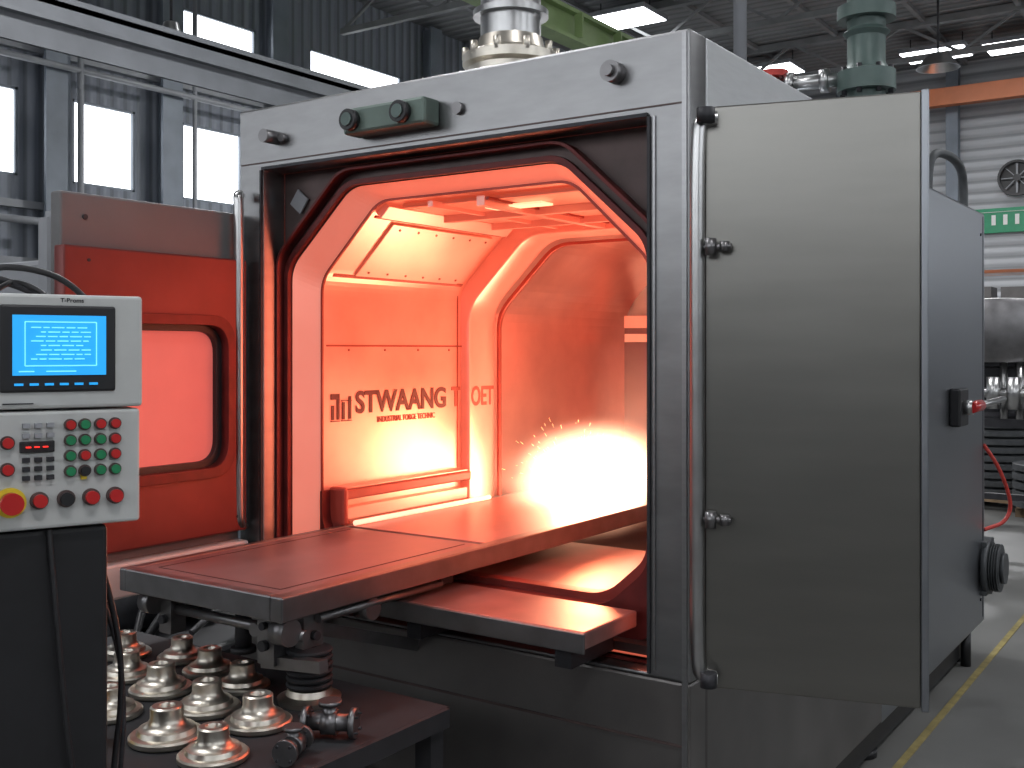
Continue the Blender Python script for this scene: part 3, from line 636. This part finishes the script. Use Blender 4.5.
beams('press_frame', [((.52,-.8,0),(.52,-.8,2.3),.08,.08),((.52,.7,0),(.52,.7,2.3),.08,.08),((.52,-.8,2.3),(.52,.7,2.3),.08,.08)], M_beam, G)
cyls('press_pipes', [((.55,-.5+.15*i,1.2),(.55,-.5+.15*i,2.2),.025) for i in range(5)]+[((.56,-.7,1.6),(.56,.6,1.6),.03)], M_tube, G)
G = group('background_cabinet', (-3.5,-.2,0))
box('cabinet_body', -.35,.25,-.5,.8,0,1.05, M_dark, G, .02)
box('cabinet_panel', .25,.27,-.4,.1,.2,.9, M_beam, G, .005)
box('cabinet_panel_b', .25,.27,.18,.7,.2,.9, M_beam, G, .005)
cyls('cabinet_pipes', [((.30,-.45+.2*i,.1),(.30,-.45+.2*i,1.0),.02) for i in range(6)], M_tube, G)
G = group('wall_warning_sign', (-8.93,2.0,3.35))
box('sign_plate', -.0,.02,-.10,.10,-.14,.14, M_ytan, G, .005)
G = group('pendant_lamp', (-11,6.9,5.9))
lathe('lamp_shade', [(.04,.2),(.1,.18),(.15,0),(.14,0),(.09,.16),(0,.17)], (0,0,0), M_tube, G)
lathe('lamp_bulb', [(0,-.08),(.08,-.04),(.1,.03),(0,.15)], (0,0,0), M_white2, G)
cyl('lamp_rod', (0,0,.18),(0,0,3.25),.02,M_dark,G)

# ------------------------------------------------------------------ background right
G = group('process_tank', (-.62,7.4,0))
lathe('tank_body', [(0,1.5),(.42,1.5),(.45,1.55),(.45,1.98),(.43,2.02),(.15,2.04),(0,2.04)], (0,0,0), M_trayedge, G)
lathe('tank_neck', [(0,1.0),(.30,1.0),(.30,1.05),(.22,1.08),(.22,1.45),(.33,1.47),(.33,1.5),(0,1.5)], (0,0,0), M_dark, G)
beams('tank_stand', [((sx*.4,sy*.4,0),(sx*.4,sy*.4,1.0),.07,.07) for sx in (-1,1) for sy in (-1,1)]+[((-.45,sy*.4,1.0),(.45,sy*.4,1.0),.07,.07) for sy in (-1,1)]+[((sx*.4,-.45,.95),(sx*.4,.45,.95),.07,.07) for sx in (-1,1)]+[((-.4,-.4,.4),(.4,-.4,.4),.05,.05)], M_dark, G)
cyls('tank_pipes', [((.1+.12*i,-.3,1.0),(.1+.12*i,-.3,1.5),.03) for i in range(3)]+[((-.1,-.42,1.25),(.5,-.42,1.25),.04)]+[((.05+.15*i,-.44,1.12),(.05+.15*i,-.44,1.38),.055) for i in range(3)], M_tube, G)
G = group('ring_pallet', (-1.05,9.6,0))
pr=[(0,.12)]
for i in range(9):
    z=.12+i*.085; pr += [(.36,z),(.42,z+.01),(.42,z+.065),(.36,z+.08)]
pr.append((0,.12+9*.085))
lathe('ring_stack', pr, (0,0,0), M_motor, G)
lathe('ring_stack_b', pr[:20]+[(0,.12+4*.085)], (.75,-.9,0), M_motor, G)
beams('pallet', [((-.5,-.4+.2*i,.10),(1.2,-.4+.2*i-.4,.10),.12,.03) for i in range(5)]+[((-.4,-.5,.04),(-.4,.5,.04),.1,.08),((.4,-.9,.04),(.4,.3,.04),.1,.08)], M_wood, G)
G = group('coil_rack', (-1.1,12.2,0))
beams('coil_rack_frame', [((x,y,0),(x,y,2.2),.08,.08) for x in (-.9,.9) for y in (-.4,.4)]+[((-.9,y,z),(.9,y,z),.07,.07) for y in (-.4,.4) for z in (.3,1.0,1.7)], M_column, G)
cyls('coil_rack_coils', [((-.75+.3*i,-.35,z+.27),(-.75+.3*i+.16,-.35,z+.27),.24) for i in range(5) for z in (.3,1.0,1.7)], M_motor, G)
G = group('workbench', (-.9,15.2,0))
beams('bench_top', [((-1.2,0,.95),(1.8,0,.95),.8,.06)], M_beam, G)
beams('bench_legs', [((x,y,0),(x,y,.92),.07,.07) for x in (-1.1,1.7) for y in (-.3,.3)], M_beam, G)
beams('bench_items', [((-.8,0,.98),(-.8,0,1.3),.3,.3),((.1,0,.98),(.1,0,1.2),.4,.3),((.9,.1,.98),(.9,.1,1.45),.25,.3)], M_low, G)
G = group('storage_rack', (-2.2,20,0))
beams('rack_posts', [((x,y,0),(x,y,3.2),.08,.08) for x in (-1.8,0,1.8) for y in (-.5,.5)], M_column, G)
beams('rack_shelves', [((-1.8,0,z),(1.8,0,z),1.0,.06) for z in (.4,1.3,2.2,3.1)], M_orange, G)
beams('rack_boxes', [((-1.6+.62*i,0,z+.05),(-1.6+.62*i,0,z+.05+random.uniform(.3,.7)),.45,.6) for i in range(6) for z in (.4,1.3,2.2)], M_low, G)
G = group('lathe_machine', (-3.2,17.4,0))
box('lathe_bed', -1.5,1.5,-.5,.5,0,1.0, M_beam, G, .03)
box('lathe_head', -1.4,-.2,-.45,.45,1.0,1.9, M_column, G, .03)
box('lathe_tail', .7,1.3,-.4,.4,1.0,1.5, M_column, G, .03)
tube('air_hose', [(.0,3.58,1.10),(.05,3.62,1.02),(.09,3.70,.88),(.11,3.74,.76),(.08,3.70,.68),(.02,3.62,.66),(.0,3.6,.65)], .010, M_redcable, F)

# ------------------------------------------------------------------ lights / world
w = bpy.data.worlds.new('world'); S.world = w; w.use_nodes = True
nt = w.node_tree; bg = nt.nodes['Background']; bg.inputs[0].default_value = (.75,.82,.92,1); bg.inputs[1].default_value = .5
for i,(x,y,e) in enumerate([(3.5,-3,170),(-4,-2,170),(-5,5,350),(-9,12,550),(-4,20,650),(3,6,180)]):
    g = group('added_bay_lamp', (x,y,7.2))  # added lamp fixtures that keep the hall bright
    lathe('bay_shade', [(.1,.35),(.2,.33),(.42,.05),(.40,.05),(.18,.3),(0,.33)], (0,0,0), M_tube, g)
    cyl('bay_rod', (0,0,.33),(0,0,1.95),.02,M_dark,g)
    light('bay_fill_light','AREA',(0,0,.04),e,(.98,.98,1),.7,None,(0,0,0),par=g)
vs = S.view_settings
vs.view_transform = 'Standard'; vs.look='None'; vs.exposure=0; vs.gamma=1
